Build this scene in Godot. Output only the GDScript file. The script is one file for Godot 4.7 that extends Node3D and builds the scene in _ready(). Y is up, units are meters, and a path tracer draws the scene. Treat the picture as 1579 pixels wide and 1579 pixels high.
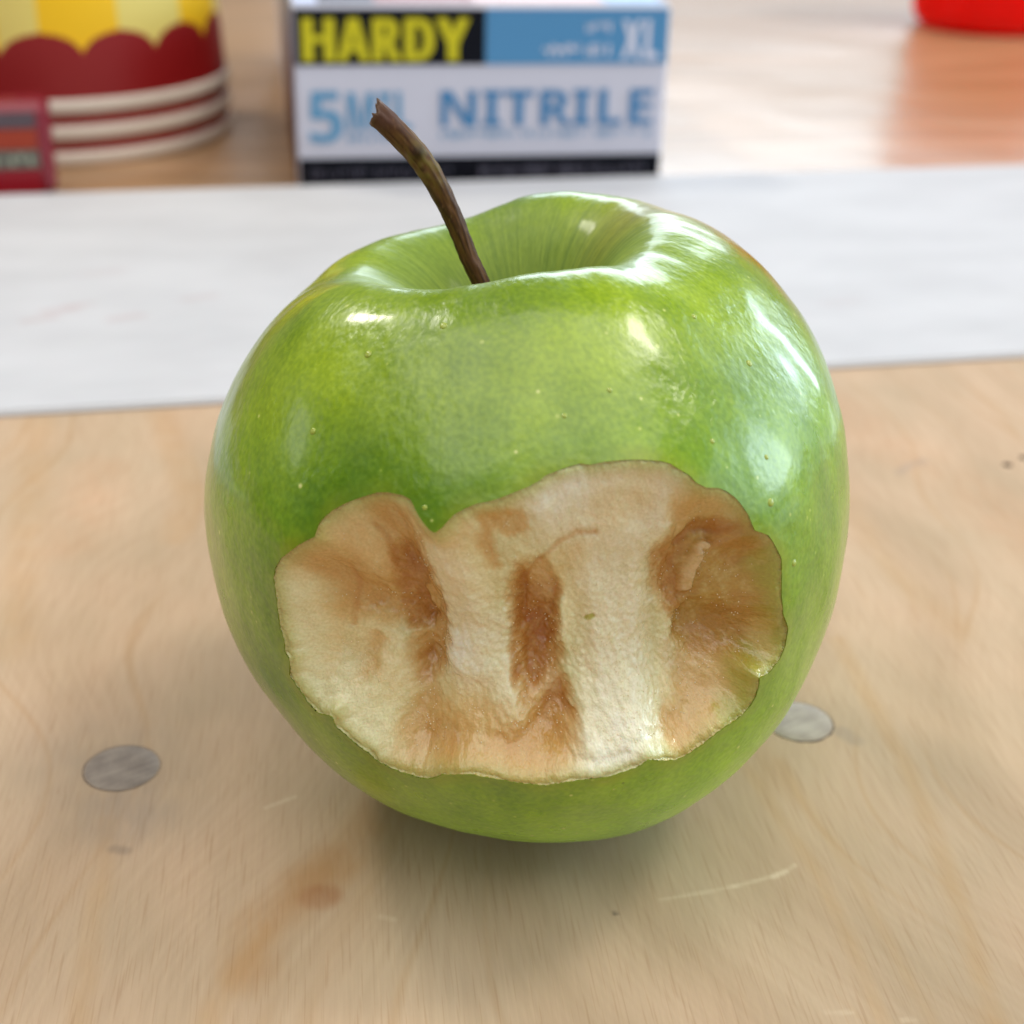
extends Node3D

# ------------------------------------------------------------------ apple form
const THETA := [0.0, 8.0, 14.0, 20.0, 26.0, 32.0, 40.0, 52.0, 66.0, 80.0, 95.0, 110.0, 125.0, 140.0, 150.0, 160.0, 168.0, 180.0]
const RADIUS := [17.93, 20.62, 27.6, 35.68, 40.67, 42.34, 42.94, 42.85, 42.51, 40.92, 39.28, 38.11, 36.91, 35.83, 35.81, 34.93, 31.11, 26.29]
# the bite is described in millimetres over the skin: a runs round the apple, b runs down it from its equator
const BITE_A0 := -31.0
const BITE_B0 := -25.5
const BITE_W := 61.0
const BITE_H := 39.5
const FW := 400
const FH := 260
var theta_r := PackedFloat32Array()
var slope := PackedFloat32Array()

var noise := FastNoiseLite.new()
var rng := RandomNumberGenerator.new()
var names := {}


func _ready() -> void:
	# ---- camera
	var cam := Camera3D.new()
	cam.name = "camera"
	add_child(cam)
	var lens := CameraAttributesPhysical.new()
	lens.frustum_focal_length = 34.2
	lens.frustum_focus_distance = 0.155
	lens.frustum_near = 0.02
	lens.frustum_far = 30.0
	lens.exposure_aperture = 16.0
	cam.attributes = lens
	cam.transform = Transform3D(Basis(Vector3.RIGHT, deg_to_rad(-26.7)) * Basis(Vector3.BACK, deg_to_rad(1.5)), Vector3(-0.0052, 0.1185, 0.1594))
	# ---- surroundings and lamps (an indoor table by windows, under warm ceiling lamps)
	var env := Environment.new()
	env.background_mode = Environment.BG_COLOR
	env.background_color = Color(0.13, 0.13, 0.13).linear_to_srgb()
	env.tonemap_mode = Environment.TONE_MAPPER_LINEAR
	env.tonemap_exposure = 1.1
	env.sdfgi_enabled = true
	env.ssao_enabled = true
	env.ssil_enabled = true
	var we := WorldEnvironment.new()
	we.name = "surroundings"
	we.environment = env
	add_child(we)
	area_light("window_behind", Vector3(0.36, 1.0, -2.6), Vector3(0, 0.0, 0), Vector2(1.5, 0.95), Color(0.76, 0.89, 1.0), 2.3)
	area_light("window_right", Vector3(1.85, 0.60, -0.40), Vector3(0, 0.03, 0), Vector2(0.55, 0.75), Color(0.70, 0.88, 1.0), 0.85)
	area_light("window_right_far", Vector3(1.65, 0.60, -1.55), Vector3(0, 0.03, 0), Vector2(0.22, 0.9), Color(0.70, 0.88, 1.0), 0.9)
	area_light("bright_wall_right", Vector3(2.2, 0.75, -0.1), Vector3(0, 0.03, 0), Vector2(3.0, 1.5), Color(0.72, 0.91, 1.0), 2.1)
	area_light("window_left", Vector3(-1.9, 0.8, -0.15), Vector3(0, 0.03, 0), Vector2(0.5, 0.5), Color(0.95, 0.97, 1.0), 0.15)
	area_light("added_front_fill", Vector3(0.3, 1.25, 2.3), Vector3(0, 0.03, 0), Vector2(2.4, 1.6), Color(0.98, 0.98, 1.0), 0.7)  # unseen soft fill added behind the viewer to brighten the bite
	area_light("ceiling_lamp_left", Vector3(-1.05, 1.42, -0.85), Vector3(0, 0, 0), Vector2(0.26, 0.26), Color(1.0, 0.95, 0.82), 0.98)
	area_light("ceiling_lamp_right", Vector3(1.0, 1.45, -0.30), Vector3(0, 0, 0), Vector2(0.3, 0.3), Color(1.0, 0.95, 0.82), 0.7)
	area_light("added_overhead_fill", Vector3(0.0, 2.0, 0.5), Vector3(0, 0, 0), Vector2(3.2, 1.9), Color(1.0, 0.97, 0.92), 3.7)  # unseen overhead fill added to brighten the front board and the bite
	# ---- the table, its boards, what stands on it
	noise.noise_type = FastNoiseLite.TYPE_SIMPLEX_SMOOTH
	noise.fractal_type = FastNoiseLite.FRACTAL_NONE
	noise.frequency = 1.0
	noise.seed = 7
	rng.seed = 11
	build_table()
	build_white_board()
	build_plywood()
	build_carton()
	build_tubs()
	build_candy()
	build_cup()
	build_apple()


# ------------------------------------------------------------------ helpers
func area_light(called: String, at: Vector3, towards: Vector3, size: Vector2, color: Color, energy: float) -> void:
	var l := AreaLight3D.new()
	l.name = called
	l.light_color = color.linear_to_srgb()
	l.light_energy = energy
	l.area_size = size
	l.shadow_enabled = true
	add_child(l)
	l.look_at_from_position(at, towards, Vector3.UP if absf((towards - at).normalized().y) < 0.98 else Vector3.BACK)


func numbered(called: String) -> String:
	names[called] = names.get(called, -1) + 1
	return called if names[called] == 0 else "%s_%03d" % [called, names[called]]


func thing(called: String, label: String, category: String, at := Vector3.ZERO, turn := 0.0, group := "") -> Node3D:
	var o := Node3D.new()
	o.name = numbered(called)
	add_child(o, true)
	o.position = at
	o.rotation.y = turn
	o.set_meta("label", label)
	o.set_meta("category", category)
	if group:
		o.set_meta("group", group)
	return o


func part(called: String, mesh: Mesh, m: Material, parent: Node3D, at := Vector3.ZERO) -> MeshInstance3D:
	var o := MeshInstance3D.new()
	o.name = called
	o.mesh = mesh
	o.material_override = m
	o.position = at
	parent.add_child(o, true)
	return o


func mat(color: Color, rough := 0.5, spec := 0.5) -> StandardMaterial3D:
	var m := StandardMaterial3D.new()
	m.albedo_color = color
	m.roughness = rough
	m.metallic_specular = spec
	return m


func mesh_of(v: PackedVector3Array, n: PackedVector3Array, uv: PackedVector2Array, idx: PackedInt32Array, col := PackedColorArray()) -> ArrayMesh:
	var a := []
	a.resize(Mesh.ARRAY_MAX)
	a[Mesh.ARRAY_VERTEX] = v
	a[Mesh.ARRAY_NORMAL] = n
	if uv.size():
		a[Mesh.ARRAY_TEX_UV] = uv
	if col.size():
		a[Mesh.ARRAY_COLOR] = col
	a[Mesh.ARRAY_INDEX] = idx
	var m := ArrayMesh.new()
	m.add_surface_from_arrays(Mesh.PRIMITIVE_TRIANGLES, a)
	return m


func normals_for(v: PackedVector3Array, idx: PackedInt32Array) -> PackedVector3Array:
	var n := PackedVector3Array()
	n.resize(v.size())
	for t in range(0, idx.size(), 3):
		var i := idx[t]
		var j := idx[t + 1]
		var k := idx[t + 2]
		var f := (v[k] - v[i]).cross(v[j] - v[i])
		n[i] += f
		n[j] += f
		n[k] += f
	for i in n.size():
		n[i] = n[i].normalized()
	return n


func rounded_box(size: Vector3, bevel: float) -> ArrayMesh:
	# a box standing on its base, every edge chamfered
	var st := SurfaceTool.new()
	st.begin(Mesh.PRIMITIVE_TRIANGLES)
	st.set_smooth_group(-1)
	var h := size / 2.0
	var pts := []
	for sx in [-1, 1]:
		for sy in [-1, 1]:
			for sz in [-1, 1]:
				var c := Vector3(sx * h.x, sy * h.y + h.y, sz * h.z)
				pts.append([c - Vector3(0, sy * bevel, sz * bevel), c - Vector3(sx * bevel, 0, sz * bevel), c - Vector3(sx * bevel, sy * bevel, 0)])
	var centre := Vector3(0, h.y, 0)
	var faces := []
	for ax in 3:
		for s in [0, 1]:
			var f := []
			for k in [[0, 0], [0, 1], [1, 1], [1, 0]]:
				var id := [0, 0, 0]
				id[ax] = s
				id[(ax + 1) % 3] = k[0]
				id[(ax + 2) % 3] = k[1]
				f.append(pts[id[0] * 4 + id[1] * 2 + id[2]][ax])
			faces.append(f)
	for ax in 3:
		var b1 := (ax + 1) % 3
		var b2 := (ax + 2) % 3
		for s1 in [0, 1]:
			for s2 in [0, 1]:
				var q := []
				for e in [0, 1]:
					var id := [0, 0, 0]
					id[ax] = e
					id[b1] = s1
					id[b2] = s2
					var n: int = id[0] * 4 + id[1] * 2 + id[2]
					q.append([pts[n][b1], pts[n][b2]])
				faces.append([q[0][0], q[0][1], q[1][1], q[1][0]])
	for n in 8:
		faces.append([pts[n][0], pts[n][1], pts[n][2]])
	for f in faces:
		var mid := Vector3.ZERO
		for p in f:
			mid += p
		mid /= f.size()
		var nn: Vector3 = (f[1] - f[0]).cross(f[2] - f[0])
		var g: Array = f.duplicate()
		if nn.dot(mid - centre) > 0.0:
			g.reverse()
		for t in range(1, g.size() - 1):
			for p in [g[0], g[t], g[t + 1]]:
				st.add_vertex(p)
	st.generate_normals()
	return st.commit()


func lathe(profile: PackedVector2Array, segments := 96, smooth := true) -> ArrayMesh:
	# profile points (radius, height); u runs round from the front (+z), v along the profile
	var v := PackedVector3Array()
	var uv := PackedVector2Array()
	var idx := PackedInt32Array()
	var total := 0.0
	var run := [0.0]
	for i in range(1, profile.size()):
		total += profile[i].distance_to(profile[i - 1])
		run.append(total)
	for i in profile.size():
		for k in segments + 1:
			var p := TAU * k / segments
			v.append(Vector3(profile[i].x * sin(p), profile[i].y, profile[i].x * cos(p)))
			uv.append(Vector2(float(k) / segments, run[i] / total))
	for i in profile.size() - 1:
		for k in segments:
			var a := i * (segments + 1) + k
			var b := a + segments + 1
			idx.append_array([a, b, a + 1, a + 1, b, b + 1])
	return mesh_of(v, normals_for(v, idx), uv, idx)


func ring(r0: float, r1: float, y0: float, y1: float) -> ArrayMesh:
	# a rolled paper rim: oval section between two radii
	var pr := PackedVector2Array()
	for k in 17:
		var t := TAU * k / 16.0
		pr.append(Vector2((r0 + r1) / 2 + (r1 - r0) / 2 * sin(t), (y0 + y1) / 2 + (y1 - y0) / 2 * cos(t)))
	return lathe(pr, 96)


func lettering(text: String, font: Font, rect: Rect2, z: float, m: Material, parent: Node3D, called := "lettering") -> void:
	# raised print that fills a rectangle of the face (metres, origin at the face's lower left corner)
	var t := TextMesh.new()
	t.text = text
	t.font = font
	t.font_size = 64
	t.pixel_size = 0.001
	t.depth = 0.002
	t.curve_step = 2.0
	var box := t.get_aabb()
	var o := part(called, t, m, parent)
	var s := Vector3(rect.size.x / box.size.x, rect.size.y / box.size.y, 0.05)
	o.scale = s
	o.position = Vector3(rect.position.x - box.position.x * s.x, rect.position.y - box.position.y * s.y, z)


func stroke(w: int, h: int, pts: PackedVector2Array, r: float, soft: float, f: Callable) -> void:
	# calls f(index, amount) for every texel within reach of a polyline; points and radius in texels
	var lo := pts[0]
	var hi := pts[0]
	for p in pts:
		lo = lo.min(p)
		hi = hi.max(p)
	var reach := r * (1.0 + soft)
	var inner := r * (1.0 - soft)
	for y in range(maxi(0, int(lo.y - reach) - 1), mini(h, int(hi.y + reach) + 2)):
		for x in range(maxi(0, int(lo.x - reach) - 1), mini(w, int(hi.x + reach) + 2)):
			var q := Vector2(x, y)
			var d := 1e9
			if pts.size() == 1:
				d = q.distance_to(pts[0])
			for k in pts.size() - 1:
				var ab := pts[k + 1] - pts[k]
				var t := clampf((q - pts[k]).dot(ab) / ab.length_squared(), 0.0, 1.0)
				d = minf(d, q.distance_to(pts[k] + ab * t))
			if d < reach:
				f.call(y * w + x, 1.0 - smoothstep(inner, reach, d))


func floats_to_texture(r: PackedFloat32Array, g: PackedFloat32Array, b: PackedFloat32Array, w: int, h: int) -> Image:
	var bytes := PackedByteArray()
	bytes.resize(w * h * 3)
	for i in w * h:
		bytes[i * 3] = clampi(int(r[i] * 255.0 + 0.5), 0, 255)
		bytes[i * 3 + 1] = clampi(int(g[i] * 255.0 + 0.5), 0, 255)
		bytes[i * 3 + 2] = clampi(int(b[i] * 255.0 + 0.5), 0, 255)
	return Image.create_from_data(w, h, false, Image.FORMAT_RGB8, bytes)


func noise_texture(w: int, h: int, freq: float, seed_: int, bump := 0.0, octaves := 3) -> NoiseTexture2D:
	var f := FastNoiseLite.new()
	f.noise_type = FastNoiseLite.TYPE_SIMPLEX_SMOOTH
	f.frequency = freq
	f.fractal_octaves = octaves
	f.seed = seed_
	var t := NoiseTexture2D.new()
	t.width = w
	t.height = h
	t.seamless = true
	t.generate_mipmaps = false
	t.noise = f
	if bump > 0.0:
		t.as_normal_map = true
		t.bump_strength = bump
	return t


func tint(light: Color, dark: Color) -> Gradient:
	var g := Gradient.new()
	g.set_color(0, dark)
	g.set_color(1, light)
	return g


# ------------------------------------------------------------------ table and boards
const BOARD_TURN := 0.2218   # the boards run a little askew to the view
const BOARD_AT := Vector3(0, 0, -0.1393)


func flat_sheet(x0: float, x1: float, z0: float, z1: float, y: float, uv_of: Rect2) -> ArrayMesh:
	var v := PackedVector3Array([Vector3(x0, y, z0), Vector3(x1, y, z0), Vector3(x1, y, z1), Vector3(x0, y, z1)])
	var uv := PackedVector2Array()
	for p in v:
		uv.append((Vector2(p.x, p.z) - uv_of.position) / uv_of.size)
	return mesh_of(v, PackedVector3Array([Vector3.UP, Vector3.UP, Vector3.UP, Vector3.UP]), uv, PackedInt32Array([0, 1, 2, 0, 2, 3]))


func build_table() -> void:
	var t := thing("varnished_table", "glossy varnished brown wood tabletop under the carton, cups and boards", "table", BOARD_AT + Vector3(0, -0.034, 0), BOARD_TURN)
	var m := mat(Color(1, 1, 1), 0.31, 0.45)
	var w := 512
	var r := PackedFloat32Array()
	var g := PackedFloat32Array()
	var b := PackedFloat32Array()
	for y in w:
		for x in w:
			var warp := noise.get_noise_2d(x * 0.006, y * 0.02) * 14.0
			var grain := noise.get_noise_2d(x * 0.004 + 40.0, (y + warp) * 0.09) * 0.5 + 0.5
			var fine := noise.get_noise_2d(x * 0.02, (y + warp) * 0.45 + 90.0) * 0.5 + 0.5
			var k := clampf(grain * 0.7 + fine * 0.3, 0.0, 1.0)
			r.append(lerpf(0.60, 0.76, k))
			g.append(lerpf(0.465, 0.60, k))
			b.append(lerpf(0.32, 0.45, k))
	m.albedo_texture = ImageTexture.create_from_image(floats_to_texture(r, g, b, w, w))
	m.normal_enabled = true
	m.normal_texture = noise_texture(512, 512, 0.012, 5, 2.0)
	m.normal_scale = 0.5
	m.clearcoat_enabled = true
	m.clearcoat = 0.2
	m.clearcoat_roughness = 0.16
	part("tabletop", flat_sheet(-0.75, 0.75, -1.15, -0.1700, 0.0315, Rect2(-0.75, -1.15, 0.8, 0.8)), m, t)
	var slab := part("table_slab", rounded_box(Vector3(1.5, 0.0305, 1.7), 0.002), mat(Color(0.5, 0.31, 0.16), 0.35), t)
	slab.position = Vector3(0, -0.001, -0.3)


func build_white_board() -> void:
	var t := thing("white_board", "white painted board lying between the plywood and the brown tabletop", "board", BOARD_AT, BOARD_TURN)
	var m := mat(Color(1, 1, 1), 0.62, 0.25)
	var w := 512
	var h := 160
	var r := PackedFloat32Array()
	var g := PackedFloat32Array()
	var b := PackedFloat32Array()
	for y in h:
		for x in w:
			var n := noise.get_noise_2d(x * 0.02, y * 0.05) * 0.018 + noise.get_noise_2d(x * 0.08, y * 0.2 + 50.0) * 0.008
			r.append(0.755 + n)
			g.append(0.753 + n)
			b.append(0.772 + n)
	# faint rubbed pink and brown stains on the left of the board
	for s in [[-112.5, -55.0, 1.6, 0.06], [-108.0, -61.0, 2.0, 0.06], [-104.0, -64.0, 1.2, 0.05], [-92.5, -53.5, 1.8, 0.055], [-75.0, -66.0, 1.8, 0.04], [-99.0, -90.0, 3.0, 0.02], [60.0, -110.0, 4.0, 0.02], [85.0, -40.0, 3.0, 0.018]]:
		var pts := PackedVector2Array([Vector2((s[0] + 300.0) / 600.0 * w, (s[1] + 183.0) / 183.0 * h), Vector2((s[0] + 306.0) / 600.0 * w, (s[1] + 181.0) / 183.0 * h)])
		var amount: float = s[3]
		stroke(w, h, pts, s[2] * 0.85, 0.8, func(i: int, k: float) -> void:
			r[i] = r[i] - k * amount * 0.45
			g[i] = g[i] - k * amount * 0.95
			b[i] = b[i] - k * amount)
	m.albedo_texture = ImageTexture.create_from_image(floats_to_texture(r, g, b, w, h))
	m.normal_enabled = true
	m.normal_texture = noise_texture(512, 256, 0.02, 15, 1.5)
	m.normal_scale = 0.15
	m.texture_repeat = true
	part("painted_face", flat_sheet(-0.299, 0.299, -0.1742, 0.0004, 0.0011, Rect2(-0.3, -0.183, 0.6, 0.183)), m, t)
	var body := part("board_body", rounded_box(Vector3(0.6, 0.0029, 0.1763), 0.0006), mat(Color(0.755, 0.75, 0.765), 0.42), t)
	body.position = Vector3(0, -0.0019, -0.08695)


const PW := 1500
const PH := 560


func ply_px(x: float, z: float) -> Vector2:
	return Vector2((x + 280.0) / 560.0 * PW, z / 210.0 * PH)


func build_plywood() -> void:
	var t := thing("plywood_board", "pale birch plywood board with two grey wood plugs under the apple", "board", BOARD_AT, BOARD_TURN)
	var r := PackedFloat32Array()
	var g := PackedFloat32Array()
	var b := PackedFloat32Array()
	r.resize(PW * PH)
	g.resize(PW * PH)
	b.resize(PW * PH)
	for y in PH:
		for x in PW:
			var mx := x * 0.373 - 280.0
			var mz := y * 0.375
			# the grain leans a little to the right as it nears the viewer and wavers
			var across := mx + mz * 0.12 + noise.get_noise_2d(mx * 0.012, mz * 0.012) * 14.0
			var band := noise.get_noise_2d(across * 0.045, mz * 0.004)
			var vein := 1.0 - absf(noise.get_noise_2d(across * 0.075 + 70.0, mz * 0.005 + 3.0)) * 9.0
			vein = clampf(vein, 0.0, 1.0) * clampf(noise.get_noise_2d(mx * 0.02 + 9.0, mz * 0.015) * 1.6 + 0.35, 0.0, 1.0)
			var cloud := noise.get_noise_2d(mx * 0.03 + 20.0, mz * 0.025) + 0.6 * noise.get_noise_2d(mx * 0.09 + 60.0, mz * 0.05)
			var fine := noise.get_noise_2d(across * 1.1, mz * 0.06)
			var k := 0.030 * band + 0.012 * fine + 0.022 * cloud
			var i := y * PW + x
			r[i] = 0.745 + k - vein * 0.020
			g[i] = 0.642 + k * 1.05 - vein * 0.034 - cloud * 0.010
			b[i] = 0.535 + k * 1.1 - vein * 0.050 - cloud * 0.012
	var marks := [
		# colour, strength, softness, radius mm, points mm
		["b98e5c", 0.26, 0.95, 1.2, [21.6, 112.0, 19.6, 128.0, 17.8, 143.9, 14.8, 158.5, 10.4, 175.4, 7.0, 187.9, 3.0, 205.0]],
		["b98e5c", 0.20, 0.9, 0.9, [-4.1, 136.0, -2.7, 162.7, -3.8, 174.9, -5.1, 184.6, -7.0, 208.0]],
		["b98e5c", 0.14, 0.9, 0.8, [1.0, 140.0, 1.5, 162.7, 0.2, 184.6, -2.0, 208.0]],
		["ac7c4e", 0.34, 0.95, 2.8, [-45.2, 116.9, -50.0, 134.0, -58.0, 148.0, -64.0, 153.0]],
		["ac7c4e", 0.38, 0.95, 2.8, [-61.0, 150.0, -65.0, 154.5, -70.0, 159.0, -71.5, 166.0]],
		["b98e5c", 0.24, 0.95, 1.4, [-69.4, 160.0, -73.9, 168.0, -78.2, 176.7]],
		["b98e5c", 0.24, 0.95, 1.2, [-87.2, 137.0, -88.0, 150.0, -89.5, 172.0]],
		["b98e5c", 0.15, 0.95, 2.4, [44.1, 56.9, 40.0, 90.0, 41.7, 112.0]],
		["b98a58", 0.24, 0.9, 2.5, [-80.7, 5.3, -76.0, 43.0, -78.0, 60.0]],
		["b98a58", 0.22, 0.9, 3.0, [-105.2, 4.5, -102.5, 92.7]],
		["c6906a", 0.22, 0.9, 5.0, [-92.0, 30.0, -96.0, 60.0]],
		["c6906a", 0.20, 0.9, 7.0, [60.0, 20.0, 70.0, 90.0]],
		["a08266", 0.30, 0.9, 1.5, [-74.0, 1.0, -66.0, 1.0]],
		# a soft grey patch round the left plug, a pink brown spot and small grey smudges
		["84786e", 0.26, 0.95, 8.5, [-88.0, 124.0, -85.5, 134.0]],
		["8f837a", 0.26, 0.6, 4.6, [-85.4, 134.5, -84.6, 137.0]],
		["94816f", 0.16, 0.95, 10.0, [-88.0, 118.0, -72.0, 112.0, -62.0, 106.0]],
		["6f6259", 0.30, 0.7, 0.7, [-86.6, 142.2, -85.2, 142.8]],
		["9c6846", 0.62, 0.5, 2.0, [-62.8, 155.3, -62.2, 155.4]],
		["8c8178", 0.40, 0.7, 1.2, [12.3, 134.9, 13.4, 137.0]],
		["9a8d86", 0.30, 0.7, 1.0, [58.5, 56.0, 62.0, 53.0, 66.0, 51.5]],
		# pale scratches
		["dcc8ae", 0.45, 0.6, 0.3, [-13.6, 162.6, -9.2, 161.9, -6.5, 161.2, -4.9, 160.3]],
		["dcc8ae", 0.6, 0.6, 0.4, [-8.4, 161.9, -6.6, 161.2]],
		["dcc8ae", 0.40, 0.5, 0.3, [-23.0, 163.2, -18.0, 163.0, -13.6, 162.6]],
		["dcc8ae", 0.35, 0.6, 0.3, [-10.7, 183.6, -7.9, 184.1]],
		["dcc8ae", 0.4, 0.6, 0.35, [-2.8, 186.2, -1.6, 186.4]],
		["dcc8ae", 0.45, 0.5, 0.3, [-48.0, 134.5, -42.0, 131.5]],
		["dcc8ae", 0.40, 0.5, 0.4, [-56.0, 160.0, -54.6, 160.8]],
		["dcc8ae", 0.40, 0.5, 0.3, [-68.0, 137.5, -64.0, 135.9]],
		["4a4038", 0.80, 0.5, 0.35, [-34.9, 183.5]],
		["4a4038", 0.50, 0.5, 0.3, [-29.0, 164.5]],
	]
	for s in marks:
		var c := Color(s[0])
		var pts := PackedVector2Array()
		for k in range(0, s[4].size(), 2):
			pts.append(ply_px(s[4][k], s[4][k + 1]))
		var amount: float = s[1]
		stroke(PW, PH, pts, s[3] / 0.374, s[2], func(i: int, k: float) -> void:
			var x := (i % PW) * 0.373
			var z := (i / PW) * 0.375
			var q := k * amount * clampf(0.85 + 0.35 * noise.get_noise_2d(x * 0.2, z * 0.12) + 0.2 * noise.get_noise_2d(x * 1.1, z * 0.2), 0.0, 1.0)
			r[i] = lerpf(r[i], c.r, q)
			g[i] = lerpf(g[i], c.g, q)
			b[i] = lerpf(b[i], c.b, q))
	var m := mat(Color(1, 1, 1), 0.66, 0.25)
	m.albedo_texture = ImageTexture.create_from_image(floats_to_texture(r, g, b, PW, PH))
	# fine fibres along the grain
	var fibre := noise_texture(1024, 256, 0.05, 31, 0.0, 4)
	m.detail_enabled = true
	m.detail_blend_mode = BaseMaterial3D.BLEND_MODE_MUL
	m.detail_uv_layer = BaseMaterial3D.DETAIL_UV_2
	var fw := 768
	var fh := 512
	var bytes := PackedByteArray()
	for y in fh:
		for x in fw:
			var n := noise.get_noise_2d(x * 0.16, y * 0.012) * 0.5 + noise.get_noise_2d(x * 0.45, y * 0.03 + 8.0) * 0.5
			var tick := clampf(noise.get_noise_2d(x * 0.33 + 300.0, y * 0.022) * 3.0 - 1.35, 0.0, 1.0)
			var q := clampf(0.972 + 0.022 * n - 0.045 * tick, 0.0, 1.0)
			bytes.append_array([int(q * 255), int((q - tick * 0.02) * 255), int((q - tick * 0.04) * 255)])
	m.detail_albedo = ImageTexture.create_from_image(Image.create_from_data(fw, fh, false, Image.FORMAT_RGB8, bytes))
	m.normal_enabled = true
	m.normal_texture = noise_texture(1024, 512, 0.03, 33, 2.0)
	m.normal_scale = 0.10
	# the top, with two real nail holes near its right side
	var holes := [Vector2(0.0817, 0.0561), Vector2(0.0866, 0.05345)]
	var hr := [0.00092, 0.00080]
	var v := PackedVector3Array()
	var uv := PackedVector2Array()
	var uv2 := PackedVector2Array()
	var idx := PackedInt32Array()
	var s := 0.002
	var rects := [Rect2(-0.28, 0.0018, 0.28 + 0.0797, 0.4188), Rect2(0.0837, 0.0018, 0.0009, 0.4188), Rect2(0.0886, 0.0018, 0.28 - 0.0886, 0.4188)]
	for h in holes:
		rects.append(Rect2(h.x - s, 0.0018, 2 * s, h.y - s - 0.0018))
		rects.append(Rect2(h.x - s, h.y + s, 2 * s, 0.4206 - h.y - s))
	for q: Rect2 in rects:
		var k := v.size()
		for c in [q.position, Vector2(q.end.x, q.position.y), q.end, Vector2(q.position.x, q.end.y)]:
			v.append(Vector3(c.x, 0, c.y))
		idx.append_array([k, k + 1, k + 2, k, k + 2, k + 3])
	for n in 2:
		var k := v.size()
		var seg := 32
		for a in seg:
			var d := Vector2(cos(TAU * a / seg), sin(TAU * a / seg))
			var o: Vector2 = holes[n] + d * s / maxf(absf(d.x), absf(d.y))
			var p: Vector2 = holes[n] + d * hr[n]
			v.append(Vector3(o.x, 0, o.y))
			v.append(Vector3(p.x, 0, p.y))
		for a in seg:
			var i := k + a * 2
			var j := k + ((a + 1) % seg) * 2
			idx.append_array([i, j, i + 1, i + 1, j, j + 1])
	var up := PackedVector3Array()
	for p in v:
		uv.append(Vector2((p.x + 0.28) / 0.56, p.z / 0.21))
		uv2.append(Vector2((p.x + p.z * 0.10) / 0.077, p.z / 0.13))
		up.append(Vector3.UP)
	var a := []
	a.resize(Mesh.ARRAY_MAX)
	a[Mesh.ARRAY_VERTEX] = v
	a[Mesh.ARRAY_NORMAL] = up
	a[Mesh.ARRAY_TEX_UV] = uv
	a[Mesh.ARRAY_TEX_UV2] = uv2
	a[Mesh.ARRAY_INDEX] = idx
	var top := ArrayMesh.new()
	top.add_surface_from_arrays(Mesh.PRIMITIVE_TRIANGLES, a)
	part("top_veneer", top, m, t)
	var edge := mat(Color(0.55, 0.42, 0.30), 0.7)
	# the rounded far edge and the layers below
	var lip := lathe_bar(0.56, 0.0012)
	part("worn_edge", lip, edge, t, Vector3(0, -0.0006, 0.0018))
	var core := part("plywood_core", rounded_box(Vector3(0.5596, 0.004, 0.4180), 0.0003), edge, t)
	core.position = Vector3(0, -0.0072, 0.2115)
	var dark := mat(Color(0.10, 0.075, 0.055), 0.9, 0.2)
	for n in 2:
		var pr := PackedVector2Array([Vector2(hr[n], 0.0), Vector2(hr[n] * 0.92, -0.0012), Vector2(hr[n] * 0.7, -0.0024), Vector2(0.0, -0.0028)])
		part("nail_hole", lathe(pr, 24), dark, t, Vector3(holes[n].x, 0, holes[n].y))
	# two round wood plugs, their end grain gone grey
	for n in 2:
		var at: Vector2 = [Vector2(-0.0858, 0.1258), Vector2(0.0074, 0.1316)][n]
		var rad: float = [0.00505, 0.0049][n]
		var pr := PackedVector2Array([Vector2(0.0, 0.00010), Vector2(rad * 0.5, 0.00012), Vector2(rad * 0.94, 0.00010), Vector2(rad, -0.0002)])
		var pm := mat(Color(1, 1, 1), 0.5, 0.4)
		pm.albedo_texture = plug_texture(n)
		var disc := lathe(pr, 64)
		part("wood_plug", planar_uv(disc, rad), pm, t, Vector3(at.x, 0, at.y))
		# the dark gap on one side of each plug
		var gap := crescent(rad, [0.00014, 0.00030][n], [PI * 0.75, PI * 0.42][n])
		part("plug_gap", gap, mat(Color(0.30, 0.26, 0.23), 0.8), t, Vector3(at.x, 0.00004, at.y))


func lathe_bar(length: float, rad: float) -> ArrayMesh:
	# a quarter round running along x
	var v := PackedVector3Array()
	var idx := PackedInt32Array()
	for k in 9:
		var t := PI / 2 * k / 8.0
		v.append(Vector3(-length / 2, rad * 0.5 * cos(t), -rad * 0.5 * sin(t)))
		v.append(Vector3(length / 2, rad * 0.5 * cos(t), -rad * 0.5 * sin(t)))
	v.append(Vector3(-length / 2, -0.006, -rad * 0.5))
	v.append(Vector3(length / 2, -0.006, -rad * 0.5))
	for k in 9:
		var a := k * 2
		idx.append_array([a, a + 2, a + 1, a + 1, a + 2, a + 3])
	return mesh_of(v, normals_for(v, idx), PackedVector2Array(), idx)


func planar_uv(m: ArrayMesh, rad: float) -> ArrayMesh:
	var a := m.surface_get_arrays(0)
	var uv := PackedVector2Array()
	for p in a[Mesh.ARRAY_VERTEX]:
		uv.append(Vector2(p.x / rad * 0.5 + 0.5, p.z / rad * 0.5 + 0.5))
	a[Mesh.ARRAY_TEX_UV] = uv
	var o := ArrayMesh.new()
	o.add_surface_from_arrays(Mesh.PRIMITIVE_TRIANGLES, a)
	return o


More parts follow.
